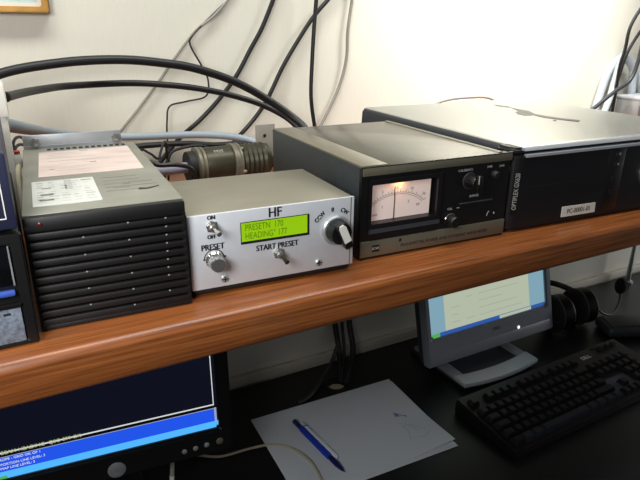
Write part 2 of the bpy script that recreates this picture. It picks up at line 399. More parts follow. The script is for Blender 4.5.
# dial
bz = MB().frame(.008, .0905, .0305, .0785, 0, -.0028, .0006, bev=.0006, ws=(.0028, .0052, .0050, .0050))
bz.build('dial_bezel', 'black', t)
MB().prism([(-.0034, .0266), (.0006, .0250), (.0006, .0310), (-.0030, .0306)], .0095, .0895, 'x').build('bezel_lip', 'mon_dark', t)
MB().box(.0100, .0842, .0085, .0098, .0345, .0745).build('dial_card', 'meter_face', t)
cx, cz = .0452, .0200
sc_ = MB()
def arc(r, a0, a1, th, n=24):
    return [(cx+r*math.sin(math.radians(a0+(a1-a0)*k/n)), .0083, cz+.009+r*.78*math.cos(math.radians(a0+(a1-a0)*k/n))) for k in range(n+1)]
for r_, th in ((.0405, .00022), (.0385, .00022)): sc_.tube(arc(r_, -50, 50, th), th, 5, 1)
for k in range(23):
    a = math.radians(-50+100*k/22); L_ = .0034 if k % 2 == 0 else .0018
    sc_.tube([(cx+r_*math.sin(a), .0083, cz+.009+r_*.78*math.cos(a)) for r_ in (.0405, .0405+L_)], .00022, 4)
for k, s in enumerate(('1', '2', '5', '10', '20')):
    a = math.radians(-42+21*k); sc_.text(s, .0038, front(cx+.0465*math.sin(a), .0083, cz+.009+.0465*.78*math.cos(a), -a*.5))
sc_.text('SWR', .003, front(.0205, .0083, .0405)).text('3', .0042, front(.0585, .0083, .050)).text('W', .0042, front(.0700, .0083, .0455)).text('1', .0036, front(.029, .0083, .0475))
sc_.build('dial_scale', 'ink_grey', t)
MB().box(.0412, .0419, .0070, .0075, .0345, .0672).build('needle', 'ink', t)
MB().box(.034, .058, .0030, .0056, .0738, .0752, .0004).build('dial_bulb', 'bulb', t)
l = bpy.data.lights.new('dial_lamp', 'POINT'); l.energy = .012; l.color = (1, .42, .14); l.shadow_soft_size = .002
o = bpy.data.objects.new('dial_lamp', l); COL.objects.link(o); o.parent = t; o.location = (.046, .0046, .0722)
# knobs on the black part
k1 = MB().lathe([(.0078, 0), (.0078, .002), (.0062, .003), (.0058, .011), (.005, .012), (0, .012)], (.1255, .0004, .0655), (0, -1, 0), 32, flute=1, fdepth=.06).build('selector_knob', 'black', t)
MB().lathe([(.0088, 0), (.0085, .0008), (.0079, .0009)], (.1255, .0002, .0655), (0, -1, 0), 32).build('skirt', 'mon_dark', k1)
MB().box(.1225, .1285, -.0165, -.011, .0568, .0738, .001).build('knob_grip', 'black', k1)
MB().box(.1228, .1236, -.0169, -.016, .066, .0738).build('knob_mark', 'ink_faint', k1)
k2 = MB().lathe([(.0062, 0), (.006, .01), (.0052, .0112), (0, .0112)], (.1045, .0004, .0270), (0, -1, 0), 28).build('calibration_knob', 'black', t)
MB().tube([(.1045+.0066*math.cos(a), -.0012, .0270+.0066*math.sin(a)) for a in [math.radians(20+14*k) for k in range(11)]], .0006, 6, 2).build('knob_ring', 'chrome', k2)
for s, sz, x, z in (('CALIBRATE', .0036, .1195, .0768), ('SWR', .0032, .1500, .0775), ('PWR', .0032, .1665, .0770), ('RANGE', .0036, .1335, .0490), ('CAL', .0034, .1040, .0385)):
    MB().text(s, sz, front(x, .0003, z)).build('panel_lettering', 'ink_faint', t)
for x0, x1, z in ((.1125, .1160, .0382), (.134, .1385, .0662)): MB().box(x0, x1, .0001, .0004, z, z+.0005).build('panel_mark', 'ink_faint', t)
MB().tube([(.1530, .0002, .0250), (.1545, .0002, .0285), (.1555, .0002, .0300)], .0004, 5).build('panel_mark', 'ink_faint', t)
MB().ball((.1625, .0, .0268), .0008, .0006, .0014, seg=8).build('panel_mark', 'ink_faint', t)
MB().lathe([(.0042, 0), (.0042, .004), (.003, .006), (0, .006)], (.1565, .0004, .0690), (0, -1, 0), 20).build('push_button', 'blackm', t)
MB().box(.115, .158, -.0012, .0006, .0418, .0432, .0005).build('slot_trim', 'mon_dark', t)
tx = MB().text('TRANSMITTER POWER AND STANDING WAVE METER', .0048, front(.1000, -.0013, .0090), sx=.94)
tx.build('nameplate_lettering', 'ink', t)
lg = MB().box(.0135, .0215, -.0016, -.0010, .0072, .0138); lg.text('KW', .0046, front(.0175, -.0017, .0105), 1)
lg.build('maker_badge', ['black', 'ink_faint'], t)
MB().lathe([(.0018, 0), (.0012, .0008), (0, .001)], (.0450, -.0012, .0150), (0, -1, 0), 14).build('indicator_light', 'ink', t)

# ------------------------------------------------------------------ desktop computer
t = thing('desktop_computer', 'black desktop computer lying flat with silver top and asset sticker', 'computer', (.4612, -.2459, 0), -.0539)
w, d, h = .345, .338, .0926
MB().box(.004, w-.004, .02, d, .004, h-.006, .002).build('chassis', 'pc_side', t)
# top cover with rounded-over long edges
MB().prism([(.002, h-.030), (.003, h-.006), (.007, h-.0012), (w-.007, h-.0012), (w-.003, h-.006), (w-.002, h-.030)], .014, d-.001, 'y').build('cover_side', 'pc_side', t, sharp=60)
cv = [(.0055, h-.003), (.0075, h-.001), (.011, h), (w-.011, h), (w-.0075, h-.001), (w-.0055, h-.003)]
MB().prism(cv, .012, d, 'y').build('top_cover', 'pc_top', t, sharp=60)
def plan(x0, x1, yf, r, yb=.03, n=6):
    L = [(x0, yb)]
    for k in range(n+1):
        a = PI+PI/2*k/n; L.append((x0+r+r*math.cos(a), yf+r+r*math.sin(a)))
    for k in range(n+1):
        a = -PI/2+PI/2*k/n; L.append((x1-r+r*math.cos(a), yf+r+r*math.sin(a)))
    return L+[(x1, yb)]
MB().prism(plan(-.007, w+.007, -.001, .017), .003, h-.0085, 'z', bev=.0012).build('front_bezel', 'pc_black', t, sharp=50)
MB().prism(plan(-.0045, w+.0045, .002, .015), h-.0086, h-.0002, 'z', bev=.0030, seg=3).build('bezel_shoulder', 'pc_black', t, sharp=50)
MB().prism([(-.0020, h-.0098), (-.0020, h-.0072), (.0016, h-.0062), (.004, h-.0098)], .011, w-.004, 'x').build('silver_strip', 'pc_strip', t)
MB().prism([(-.0006, h-.0030), (.0008, h-.0006), (.0045, h+.0004), (.011, h+.0003), (.011, h-.0030)], .009, w-.009, 'x').build('cover_lip', 'pc_strip', t, sharp=60)  # brighter silver paints the highlight onto the cover's front bend
mt = Matrix.Translation((.0042, .0008, 0)) @ Matrix.Rotation(math.radians(-20), 4, 'Z')
nb = MB().box(-.0032, .0032, -.0006, .002, .0195, .0725, .0003, mtx=mt)
nb.text('OPTIPLEX GX620', .0072, mt @ Matrix.Translation((0, -.0008, .046)) @ Matrix.Rotation(PI/2, 4, 'X') @ Matrix.Rotation(PI/2, 4, 'Z'), 1, sx=.74)
nb.build('model_plate', ['black', 'ink_faint'], t)
lb = MB().prism([(.0755, .0085), (.1290, .0082), (.1280, .0200), (.0750, .0208)], -.0016, -.0008, 'y'); lb.text('PC-00001-01', .0078, front(.102, -.0017, .0143, -.008), 1, sx=.9)
lb.build('asset_sticker', ['white', 'ink'], t)
pp = MB().box(.138, .164, -.0014, .0004, .008, .0815, .0006)
pp.build('port_panel', 'black', t)
for pz in (.0740, .0620):
    o = MB().box(.1480, .1560, -.0018, -.0010, pz-.003, pz+.003, .0004).build('usb_port', 'blackm', t)
    MB().box(.1525, .1550, -.0022, -.0016, pz, pz+.0024).build('contact', 'ink_grey', o)
for pz in (.0450, .0300):
    MB().lathe([(.0034, 0), (.0034, .0008), (.0018, .0008), (.0018, .0001)], (.1500, -.0010, pz), (0, -1, 0), 18).build('audio_jack', 'blackm', t)
MB().box(.018, .132, -.00112, .0002, .0490, .0498).build('drive_slot', 'hole', t)
o = MB().lathe([(.0152, 0), (.0152, .002), (.0138, .0026), (.0122, .002), (.0122, .0006), (0, .0006)], (.2110, -.0010, .0455), (0, -1, 0), 36).build('badge_ring', 'chrome', t)
MB().lathe([(.0108, 0), (.0108, .0012), (0, .0014)], (.2110, -.0014, .0455), (0, -1, 0), 30).text('DELL', .0072, front(.2110, -.0030, .0455), 1).build('badge_button', ['pc_black', 'chrome'], o)
lg = MB()
for L in ([(.2219, .2922), (.2278, .2664), (.2204, .2516), (.2129, .2772)],
          [(.2215, .255), (.2197, .2314), (.2206, .2136), (.208, .1906), (.1903, .1764), (.1784, .1759), (.1782, .1915), (.1927, .2131), (.2023, .215)],
          [(.2059, .2060), (.2042, .1637), (.2082, .1421), (.2186, .1169), (.2058, .1072), (.1967, .1312), (.1898, .1532), (.1956, .1858)],
          [(.1862, .1335), (.1899, .1301), (.1811, .1234), (.1793, .1268)]): lg.prism(L, h, h+.0003+.0002*(L[0][1] == .2060))
lg.build('worn_emblem', 'logo_dark', t)

# ------------------------------------------------------------------ radios at the left end
t = thing('radio_receiver', 'black receiver at left end of shelf with blue bar and speckled lower panel', 'radio', (-.0045, -.262, 0))
MB().box(-.20, -.0005, .004, .19, .003, .081, .002).build('case', 'blackm', t)
MB().frame(-.20, 0, .001, .0815, 0, -.002, .005, bev=.001, ws=(.003, .0072, .003, .0068)).box(-.2, -.0005, -.001, .006, .0288, .0325, .0006).box(-.195, -.005, .0015, .006, .0325, .077).build('front_frame', 'black', t)
MB().box(-.19, -.0085, -.0004, .0018, .0455, .0735, .0004).build('display_window', 'glassy', t)
MB().box(-.0095, -.0085, -.001, .0014, .0455, .0735).build('window_trim', 'steel', t)
MB().box(-.19, -.0092, -.0036, .0018, .0388, .0425, .0012).build('blue_bar', 'blue_bar', t)
pn = MB().box(-.19, -.0080, -.0012, .0035, .0035, .0285, .0004)
for k in range(9): pn.box(-.075+k*.007, -.0705+k*.007, -.0014, -.001, .0245, .0262, m=1)
pn.build('speckled_panel', ['speckle', 'ink'], t)
for fx in (-.18, -.03):
    for fy in (.02, .17): MB().lathe([(.006, 0), (.0065, .0035)], (fx, fy, 0), (0, 0, 1), 16).build('foot', 'rubber', t)
t = thing('radio_transceiver', 'navy radio set with white-outlined face stacked on the black receiver', 'radio', (-.0045, -.262, .0815))
MB().box(-.20, -.0012, .003, .19, .003, .053, .003).build('case', 'navy', t)
MB().box(-.20, -.0005, -.002, .004, .003, .0535, .0022).build('face', 'navy', t)
MB().frame(-.19, -.0062, .0105, .046, .0007, -.0024, -.0018, bev=0).build('face_outline', 'white', t)
for fx in (-.18, -.012):
    for fy in (.03, .17): MB().box(fx-.008, fx+.008, fy-.008, fy+.008, 0, .0032, .001).build('foot', 'rubber', t)

t = thing('junction_box', 'pale plastic box standing behind the navy radio, black cable entering its side', 'junction box', (-.0285, -.008, 0))
MB().box(-.03, .0285, -.014, .014, 0, .152, .003).build('body', 'white', t)
MB().box(-.032, .0305, -.016, .016, .122, .156, .003).build('cover', 'white', t)

# ------------------------------------------------------------------ connector, plate and conduit behind the control box
t = thing('cable_connector', 'large olive drab cylindrical cable connector lying behind the aluminium control box', 'connector', (.205, .095, .0268))
ax = (1, .02, .012)
MB().lathe([(.0205, 0), (.0215, .001), (.0215, .010), (.019, .011)], (0, 0, 0), ax, 36).build('back_nut', 'blackm', t)
MB().lathe([(.0225, .011), (.0262, .0125), (.0262, .0165), (.0238, .018), (.0258, .0195), (.0258, .0225), (.0232, .024)], (0, 0, 0), ax, 40).build('clamp_ring', 'worn', t)
MB().lathe([(.0238, .024), (.0244, .025), (.0244, .061), (.0236, .062)], (0, 0, 0), ax, 40).text('5935', .007, Matrix.Translation((.042, -.0125, .0208)) @ Matrix.Rotation(.62, 4, 'X'), 1).build('shell', ['olive_drab', 'ink_faint'], t)
o = MB().lathe([(.0232, .062), (.0268, .063), (.0268, .066), (.025, .067), (.025, .0705), (.0265, .0715), (.0265, .074), (.0238, .0745)], (0, 0, 0), ax, 40).build('coupling_ring', 'worn', t)
for a in (200, 250, 300, 60, 120):
    MB().ball((.0755, .0248*math.cos(math.radians(a)), .0248*math.sin(math.radians(a))), .0035, .0028, .0028, seg=10).build('screw_head', 'worn', o)
MB().lathe([(.0236, .0745)]+[(.0245 if k % 2 else .0222, .078+k*.0036) for k in range(11)]+[(.0215, .119)], (0, 0, 0), ax, 36).build('ribbed_end', 'olive_drab', t)
tag(MB().tube([(.142, .088, .027), (.164, .092, .0268), (.207, .095, .0268)], .0073, 14).build('cable', 'palecable'), 'thick pale lavender cable entering the back of the olive connector', 'cable')

t = thing('mounting_plate', 'upright zinc plate with a hole behind the dark grey wattmeter', 'bracket', (.352, .162, 0))
MB().box(-.018, .0145, -.0012, .0012, 0, .0655, .0006).box(-.018, .0145, -.0012, .03, 0, .0024, .0006).build('plate', 'greycable', t)
MB().lathe([(.0026, 0), (.0026, .0008), (0, .0008)], (-.0035, -.0011, .0485), (0, -1, 0), 16).build('hole', 'hole', t)

def cable(label, m, r, pts, cat='cable', name='cable', rs=None, seg=10):
    return tag(MB().tube(pts, r, seg, rs=rs).build(name, m), label, cat)
cable('thick pale grey conduit running along the wall behind the power supply', 'paleblue', .0062,
      [(-.04, .05, .118), (-.004, .07, .103), (.020, .11, .090), (.049, .17, .074), (.098, .2, .0605), (.167, .2, .0545), (.257, .2, .0505), (.319, .193, .042), (.347, .18, .032), (.375, .165, .014)], name='conduit', seg=14, rs=[.0080, .0080, .0070, .006, .0056, .0054, .0054, .0054, .0054, .0054])
# ------------------------------------------------------------------ cables on the wall
cable('upper of two thick black cables arching over the power supply', 'rubber', .0060,
      [(-.13, .12, .050), (-.075, .150, .107), (-.010, .170, .1465), (.068, .178, .161), (.147, .180, .164), (.215, .180, .157), (.258, .180, .148), (.311, .180, .129), (.359, .180, .103), (.397, .170, .076), (.414, .150, .056), (.416, .120, .030), (.412, .09, .007)], seg=14)
o = cable('lower of two thick black cables arching over the power supply', 'rubber', .0046,
      [(.001, -.002, .1402), (.006, .02, .1388), (.020, .07, .1365), (.042, .125, .134), (.080, .180, .132), (.163, .210, .130), (.220, .210, .125), (.265, .210, .118), (.312, .210, .107), (.363, .210, .090), (.402, .200, .069), (.420, .185, .049), (.423, .17, .030), (.423, .16, .006)], seg=14)
MB().lathe([(.0050, -.002), (.0054, 0), (.0054, .003), (.0047, .004)], (.0012, -.001, .1402), (.3, 1, -.05), 16).build('gland_nut', 'blackm', o)
cable('thin grey wire slanting down the wall to the power supply flange', 'greycable', .0021,
      [(.42, .26, .36), (.347, .258, .264), (.333, .258, .246), (.306, .255, .221), (.276, .255, .199), (.242, .255, .161), (.216, .255, .129), (.182, .255, .090), (.151, .250, .058), (.131, .250, .033), (.12, .245, .004)], name='wire')
cable('thin kinked black wire on the wall crossing the grey wire', 'rubber', .0014,
      [(.42, .261, .33), (.355, .260, .264), (.312, .260, .228), (.272, .250, .195), (.266, .250, .180), (.280, .245, .150), (.289, .243, .127), (.284, .243, .103), (.251, .243, .096), (.225, .243, .090), (.219, .243, .068), (.217, .243, .039), (.217, .243, .003)], name='wire', seg=8)
cable('leftmost of the three black cables rising up the wall, ending behind control box', 'rubber', .0036,
      [(.45, .255, .36), (.416, .255, .266), (.409, .255, .248), (.388, .255, .205), (.366, .255, .171), (.342, .255, .133), (.311, .255, .097), (.274, .250, .065), (.236, .240, .040), (.20, .235, .005)])
cable('middle black cable curving down the wall behind the olive connector', 'rubber', .0036,
      [(.60, .252, .36), (.528, .252, .270), (.509, .252, .251), (.480, .252, .222), (.450, .252, .183), (.421, .250, .142), (.394, .250, .094), (.369, .250, .062), (.330, .240, .030), (.30, .235, .005)])
cable('black cable hanging straight down the wall behind the wattmeter', 'rubber', .0034,
      [(.484, .240, .36), (.481, .240, .268), (.480, .240, .249), (.476, .240, .203), (.473, .240, .155), (.471, .240, .097), (.477, .240, .050), (.485, .235, .005)])
cable('pale grey cable hanging down the wall beside the straight black cable', 'greycable', .0028,
      [(.563, .259, .36), (.561, .258, .271), (.560, .258, .252), (.553, .258, .203), (.551, .258, .152), (.535, .258, .101), (.499, .253, .042), (.47, .245, .004)])
cable('black cable lying lowest of the tangle, under the grey conduit', 'rubber', .0042,
      [(.125, .16, .03), (.139, .145, .048), (.159, .142, .052), (.217, .142, .0505), (.261, .145, .044), (.308, .145, .042), (.340, .14, .030), (.352, .13, .006)])
cable('black wire looping up beside the olive connector collar', 'rubber', .0022,
      [(.178, .118, .003), (.180, .120, .018), (.187, .122, .035), (.199, .125, .046), (.237, .128, .048), (.262, .13, .03), (.268, .132, .004)], name='wire', seg=8)
cable('thin black wire bent in an S beside the power supply', 'rubber', .0016,
      [(.13, .09, .03), (.142, .080, .058), (.152, .070, .056), (.162, .070, .048), (.169, .080, .057), (.179, .098, .064), (.185, .12, .04), (.186, .125, .004)], name='wire', seg=8)
cable('short black cable lying in front of the pale lavender cable', 'rubber', .0030,
      [(.128, .062, .02), (.144, .060, .047), (.159, .055, .043), (.182, .055, .041), (.202, .058, .032), (.209, .060, .004)], seg=8)
cable('grey cable humped up behind the silver computer top', 'greycable', .0024,
      [(.67, .205, .004), (.691, .203, .050), (.713, .2, .072), (.749, .2, .080), (.799, .2, .0815), (.852, .2, .077), (.894, .205, .05), (.91, .21, .004)])
t = thing('power_plug', 'white plug with red end in the gap left of the power supply', 'plug', (.0025, -.036, 0))
MB().tube([(-.0032, -.13, .0035), (-.0032, -.125, .02), (-.0030, -.10, .055), (-.0022, -.03, .072), (0, 0, .078)], .0028, 10).build('cord', 'beigecable', t)
MB().box(-.0035, .0038, -.004, .004, .076, .091, .0015).build('plug_body', 'white', t)
MB().box(-.0026, .0030, -.0045, .0035, .0905, .0925, .0008).build('plug_tip', 'red', t)
for k, (zz, lab) in enumerate(((.100, 'short black lead curling behind the white plug, lower'), (.108, 'short black lead curling behind the white plug, upper'))):
    cable(lab, 'rubber', .0016, [(.0, .0, zz-.05), (.0, .0, zz-.022), (.003, .008, zz-.012), (.010, .03, zz-.014), (.014, .06, zz-.03), (.016, .075, .004)], name='lead', seg=8)

# right end cables and grey box
t = thing('adapter_box', 'grey box standing on the shelf at the right edge behind the computer', 'box', (1.37, .195, 0))
MB().box(-.088, .12, -.03, .03, 0, .058, .002).build('body', 'steel', t)
MB().box(-.09, .122, -.032, .032, .056, .063, .002).build('lid', 'alu', t)
cable('outer black cable curving up the wall at right, above the grey box', 'rubber', .0038,
      [(1.40, .2, .38), (1.308, .2, .291), (1.269, .2, .249), (1.246, .2, .211), (1.243, .2, .165), (1.243, .205, .128), (1.252, .21, .07), (1.26, .215, .004)])
cable('inner black cable curving up the wall at right, above the grey box', 'rubber', .0036,
      [(1.46, .22, .35), (1.354, .22, .246), (1.314, .22, .203), (1.288, .22, .168), (1.275, .22, .135), (1.268, .225, .07), (1.268, .235, .004)])
cable('grey cable sweeping down the wall at right onto the computer back', 'slate', .0044,
      [(1.30, .165, .34), (1.268, .165, .248), (1.250, .165, .191), (1.246, .165, .145), (1.230, .165, .103), (1.182, .165, .079), (1.127, .165, .049), (1.089, .165, .030), (1.05, .16, .006)])
cable('pale blue thick cable dropping left of the grey box', 'whitecable', .0075,
      [(1.285, .232, .155), (1.278, .232, .128), (1.262, .225, .092), (1.242, .215, .061), (1.225, .21, .030), (1.215, .21, .009)], seg=12)
cable('pale blue thick cable bent in a hook over the grey box', 'whitecable', .0095,
      [(1.240, .250, .010), (1.252, .250, .060), (1.264, .250, .105), (1.282, .249, .132), (1.304, .247, .143), (1.328, .244, .138), (1.346, .242, .120), (1.350, .24, .093), (1.358, .240, .04), (1.36, .242, .011)], seg=12)
cable('pale blue thick cable rising at the right frame edge behind the grey box', 'whitecable', .0095,
      [(1.46, .246, .17), (1.420, .246, .150), (1.395, .244, .128), (1.388, .242, .098), (1.40, .242, .05), (1.402, .243, .011)], seg=12)

# ------------------------------------------------------------------ picture frame
t = thing('picture_frame', 'gilt picture frame with pale print hanging on the wall', 'picture frame', (-.12, WY, .2226))
MB().frame(-.1925, .1925, 0, .28, .0075, -.022, 0, bev=.0015).build('frame', 'gold', t)
MB().frame(-.1945, .1945, -.0015, .2815, .0025, -.018, 0).build('outer_edge', 'framegrey', t)
MB().frame(-.186, .186, .0065, .2735, .006, -.011, -.006).build('mount', 'mount', t)
MB().box(-.186, .186, -.008, -.004, .0065, .2735).build('print', 'picture', t)

# ------------------------------------------------------------------ left monitor
t = thing('monitor', 'black monitor with blue and dark screen under the left of the shelf', 'monitor', (.1866, -.0377, DZ), -.10391)
tilt = Matrix.Rotation(-.055, 4, 'X'); zb = -.3021-DZ
piv = bpy.data.objects.new('head', None)
def mon_part(name, mb, mats, parent, z0, tl):
    bmesh.ops.transform(mb.bm, matrix=Matrix.Translation((0, 0, z0)) @ Matrix.Rotation(-tl, 4, 'X'), verts=mb.bm.verts)
    return mb.build(name, mats, parent)
T1 = .055
mon_part('bezel', MB().frame(-.345, .018, -.037, .243, 0, -.006, .012, bev=.003, ws=(.02, .018, .037, .016)), 'black', t, zb, T1)
mon_part('back_shell', MB().box(-.342, .015, .012, .035, -.034, .240, .006).box(-.29, -.04, .03, .06, .02, .2, .012), 'black', t, zb, T1)
scn = mon_part('screen', MB().box(-.326, .001, .0, .012, -.001, .228), 'scr_navy', t, zb, T1)
mon_part('window_border', MB().box(-.326, -.0042, -.0008, 0, .0345, .0358).box(-.0052, -.0042, -.0008, 0, .0345, .228), 'scr_white', scn, zb, T1)
mon_part('black_gap', MB().box(-.326, .0008, -.0006, 0, .0298, .0345), 'scr_black', scn, zb, T1)
mon_part('blue_window', MB().box(-.326, -.0045, -.0006, 0, .0098, .0298), 'scr_blue', scn, zb, T1)
mon_part('scroll_bar', MB().box(-.0045, -.0015, -.0008, 0, .0098, .0305).box(-.326, -.0015, -.0008, 0, .0292, .0300), 'scr_grey', scn, zb, T1)
mon_part('task_bar', MB().box(-.326, .0008, -.0006, 0, 0, .0098), 'scr_cyan', scn, zb, T1)
mon_part('start_button', MB().box(-.326, -.256, -.0008, 0, .0, .0036), 'scr_green', scn, zb, T1)
tx = MB()
tx.text('1:000   14018 : 14022   BEAM-HEADING  QSO 599 OK', .0066, front(-.322, -.0009, .0352), 0, 'LEFT')
mon_part('status_text', tx, 'scr_yellow', scn, zb, T1)
tx = MB()
for k, (s, x, z) in enumerate((('MODE AFF EASTERN EUROPE - GRID OK OF 1', -.322, .0262), ('14 CONTACT PRESENT PORTION LINE LEVEL: 3', -.322, .0195), ('1 ITEM LEVEL TO BANDMAP LINE LEVEL: 3', -.322, .0140))):
    tx.text(s, .0046, front(x+.012, -.0009, z), 0, 'LEFT')
mon_part('window_text', tx, 'scr_white', scn, zb, T1)
for bx, bz in ((-.0487, -.0222), (-.0339, -.0214), (-.0188, -.0204)):
    mon_part('button', MB().lathe([(.0036, 0), (.0034, .001), (.002, .0016), (0, .0018)], (bx, -.006, bz), (0, -1, 0), 20), 'steel', t, zb, T1)
mon_part('power_button', MB().lathe([(.0050, 0), (.0047, .001), (.003, .0018), (0, .002)], (-.0010, -.006, -.0194), (0, -1, 0), 24), 'alu_dark', t, zb, T1)
lg = MB().lathe([(.0112, 0), (.0110, .001), (.0085, .0018), (0, .002)], (-.1346, -.006, -.0236), (0, -1, 0), 32); lg.text('DELL', .0074, front(-.1346, -.0082, -.0236), 1)
mon_part('badge', lg, ['steel', 'ink_grey'], t, zb, T1)
MB().box(-.20, -.12, .06, .085, .01, .30, .008).build('stand_neck', 'black', t)
MB().box(-.29, -.10, .0, .17, 0, .012, .004).build('stand_base', 'black', t)

t = thing('usb_lead', 'white lead with grey plug hanging below the black monitor', 'cable', (.125, .012, DZ))
MB().tube([(.006, 0, .098), (.005, 0, .085), (.003, .0, .062)], .0028, 10, rs=[.002, .003, .0032]).build('plug', 'greycable', t)
MB().tube([(.003, 0, .062), (.001, 0, .045), (-.001, .0, .02), (-.006, -.012, .004), (-.02, -.05, .0036)], .0034, 10).build('cord', 'white', t)

# ------------------------------------------------------------------ right monitor
t = thing('monitor', 'silver-grey monitor showing a pale web page, under the right of the shelf', 'monitor', (.6657, .0985, DZ), .0068)
zb = -.436-DZ; T2 = .2504
mon_part('bezel', MB().frame(0, .362, 0, .328, 0, -.004, .016, bev=.004, ws=(.0155, .0175, .0575, .016)), 'mon_silver', t, zb, T2)
mon_part('chin_lip', MB().box(.004, .358, -.0055, .002, .003, .026, .003), 'mon_silver', t, zb, T2)
mon_part('back_shell', MB().box(.004, .358, .016, .036, .004, .324, .006).box(.06, .30, .03, .058, .05, .27, .014), 'mon_dark', t, zb, T2)
scn = mon_part('screen', MB().box(.0145, .3455, .004, .014, .055, .313), 'scr_page', t, zb, T2)
for x0, x1 in ((.0150, .0560), (.298, .345)): mon_part('page_margin', MB().box(x0, x1, .0034, .0042, .0655, .312), 'scr_side', scn, zb, T2)
mon_part('task_bar', MB().box(.0150, .345, .0032, .0042, .0562, .0655), 'scr_bar', scn, zb, T2)
mon_part('start_button', MB().box(.0150, .040, .0028, .0042, .0562, .0655), 'scr_green', scn, zb, T2)
mon_part('task_bar_window', MB().box(.205, .300, .0028, .0042, .0580, .0645), 'scr_page', scn, zb, T2)
tx = MB()
random.seed(3)
for r_ in range(12):
    z = .078+r_*.0155
    for x in (.075, .115, .150, .165):
        if random.random() < .75: tx.box(x, x+random.uniform(.012, .03)*(4 if x > .16 else 1), .0036, .0042, z, z+.0018)
mon_part('page_text', tx, 'scr_ptext', scn, zb, T2)
mon_part('power_light', MB().lathe([(.0034, 0), (.002, .0012), (0, .0014)], (.2508, -.0052, .0290), (0, -1, 0), 16), 'led_w', t, zb, T2)
lg = MB().text('DELL', .010, front(.188, -.0046, .042)); mon_part('maker_name', lg, 'mon_dark', t, zb, T2)
# curved foot: a bowed silver front bar on a dark base, with a neck
ou = []; N = 14
for k in range(N+1):
    x = .040+(.2440-.040)*k/N; u = (x-.142)/.102
    ou.append((x, -.078+.012*u*u))
inn = [(x, -.040+.010*((x-.142)/.102)**2) for x, _ in reversed(ou)]
MB().prism(ou+inn, .010, .0185, 'z', bev=.002).build('foot_bar', 'stand_silver', t)
MB().prism([(.046, -.060), (.238, -.060), (.244, .11), (.04, .11)], 0, .011, 'z', bev=.003).build('stand_base', 'mon_dark', t)
for x0 in (.042, .219): MB().box(x0, x0+.024, -.058, .10, .008, .0165, .003).build('foot_rail', 'mon_silver', t)
MB().box(.10, .19, .085, .125, .009, .17, .008).build('stand_neck', 'mon_dark', t)

# ------------------------------------------------------------------ papers and pen
def sheet(name, label, loc, rz, lift, grp=None, marks=False):
    n, m_ = 18, 14; L, S = .297, .21
    bm = bmesh.new(); V = {}
    for k, dz in enumerate((0, .0004)):
        for j in range(m_+1):
            for i in range(n+1):
                u, v = i/n, j/m_
                V[k, j, i] = bm.verts.new((u*L, -v*S, dz+lift*max(0, u-.7)*max(0, v-.6)*20))
    for k in (0, 1):
        for j in range(m_):
            for i in range(n):
                q = (V[k, j, i], V[k, j+1, i], V[k, j+1, i+1], V[k, j, i+1])
                bm.faces.new(q if k else q[::-1])
    def side(c):
        for p, q in zip(c, c[1:]): bm.faces.new((V[(0,)+p], V[(0,)+q], V[(1,)+q], V[(1,)+p]))
    side([(j, 0) for j in range(m_+1)]); side([(m_, i) for i in range(n+1)])
    side([(j, n) for j in range(m_, -1, -1)]); side([(0, i) for i in range(n, -1, -1)])
    mb = MB(); mb.bm.free(); mb.bm = bm
    root = thing(name, label, 'paper', loc, rz)
    mb.build('sheet', 'paper', root)
    return root
sheet('paper_sheet', 'lower white sheet on the black desk, its corner peeping out at right', (.3046, .1425, DZ+.0006), -.040, 0)
ps = sheet('paper_sheet', 'upper white sheet with faint pen scribbles lying under the blue pen', (.3024, .1482, DZ+.0016), -.0316, .003)
sk = MB(); z = .0007
def scr(L, r=.0004, m=0):
    sk.tube([(x, y, z+.003*max(0, x/.297-.7)*max(0, -y/.21-.6)*20) for x, y in L], r, 5, 4, m=m)
scr([(.245, -.095), (.249, -.106), (.243, -.108), (.248, -.100), (.257, -.112), (.262, -.111), (.260, -.117)], .0007, 1)
scr([(.243, -.100), (.250, -.110)], .0008, 1)
scr([(.235, -.124), (.243, -.130), (.238, -.140), (.241, -.152), (.231, -.172)])
scr([(.241, -.136), (.254, -.140), (.262, -.146), (.271, -.162)])
scr([(.237, -.168), (.252, -.175), (.268, -.172), (.275, -.166)], .0003)
scr([(.246, -.128), (.256, -.152), (.258, -.160)], .0003)
sk.build('scribble', ['pencil', 'penline'], ps)
t = thing('ballpoint_pen', 'blue ballpoint pen with white side lying on the paper', 'pen', (.3680, .1035, DZ+.0072), math.atan2(-.150, .0170))
MB().lathe([(.0032, 0), (.0045, .002), (.0045, .022), (.0046, .023)], (0, 0, 0), (1, 0, 0), 20).build('push_end', 'pennavy', t)
MB().lathe([(.0046, .023), (.0055, .03), (.0055, .110), (.0046, .112)], (0, 0, 0), (1, 0, 0), 20).build('barrel', 'penblue', t)
MB().lathe([(.0048, .112), (.0047, .132), (.0028, .145), (.0011, .150), (.0006, .1525), (0, .153)], (0, 0, 0), (1, 0, 0), 20).build('tip', 'pennavy', t)
MB().box(.014, .120, .0030, .0108, -.0036, .0046, .002).build('side_clip', 'penwhite', t)
MB().tube([(.028, -.004, .004), (.028, .002, .0056), (.028, .0112, .0036)], .0009, 6).build('clip_band', 'pennavy', t)
cable('thin beige cord trailing over the desk onto the paper', 'beigecable', .0022,
      [(.10, .18, DZ+.003), (.15, .135, DZ+.003), (.186, .1066, DZ+.003), (.222, .0828, DZ+.003), (.273, .0776, DZ+.003), (.306, .0687, DZ+.0042), (.333, .0462, DZ+.0045), (.3487, .003, DZ+.0045), (.3452, -.0449, DZ+.0045), (.33, -.10, DZ+.0042)], name='cord')
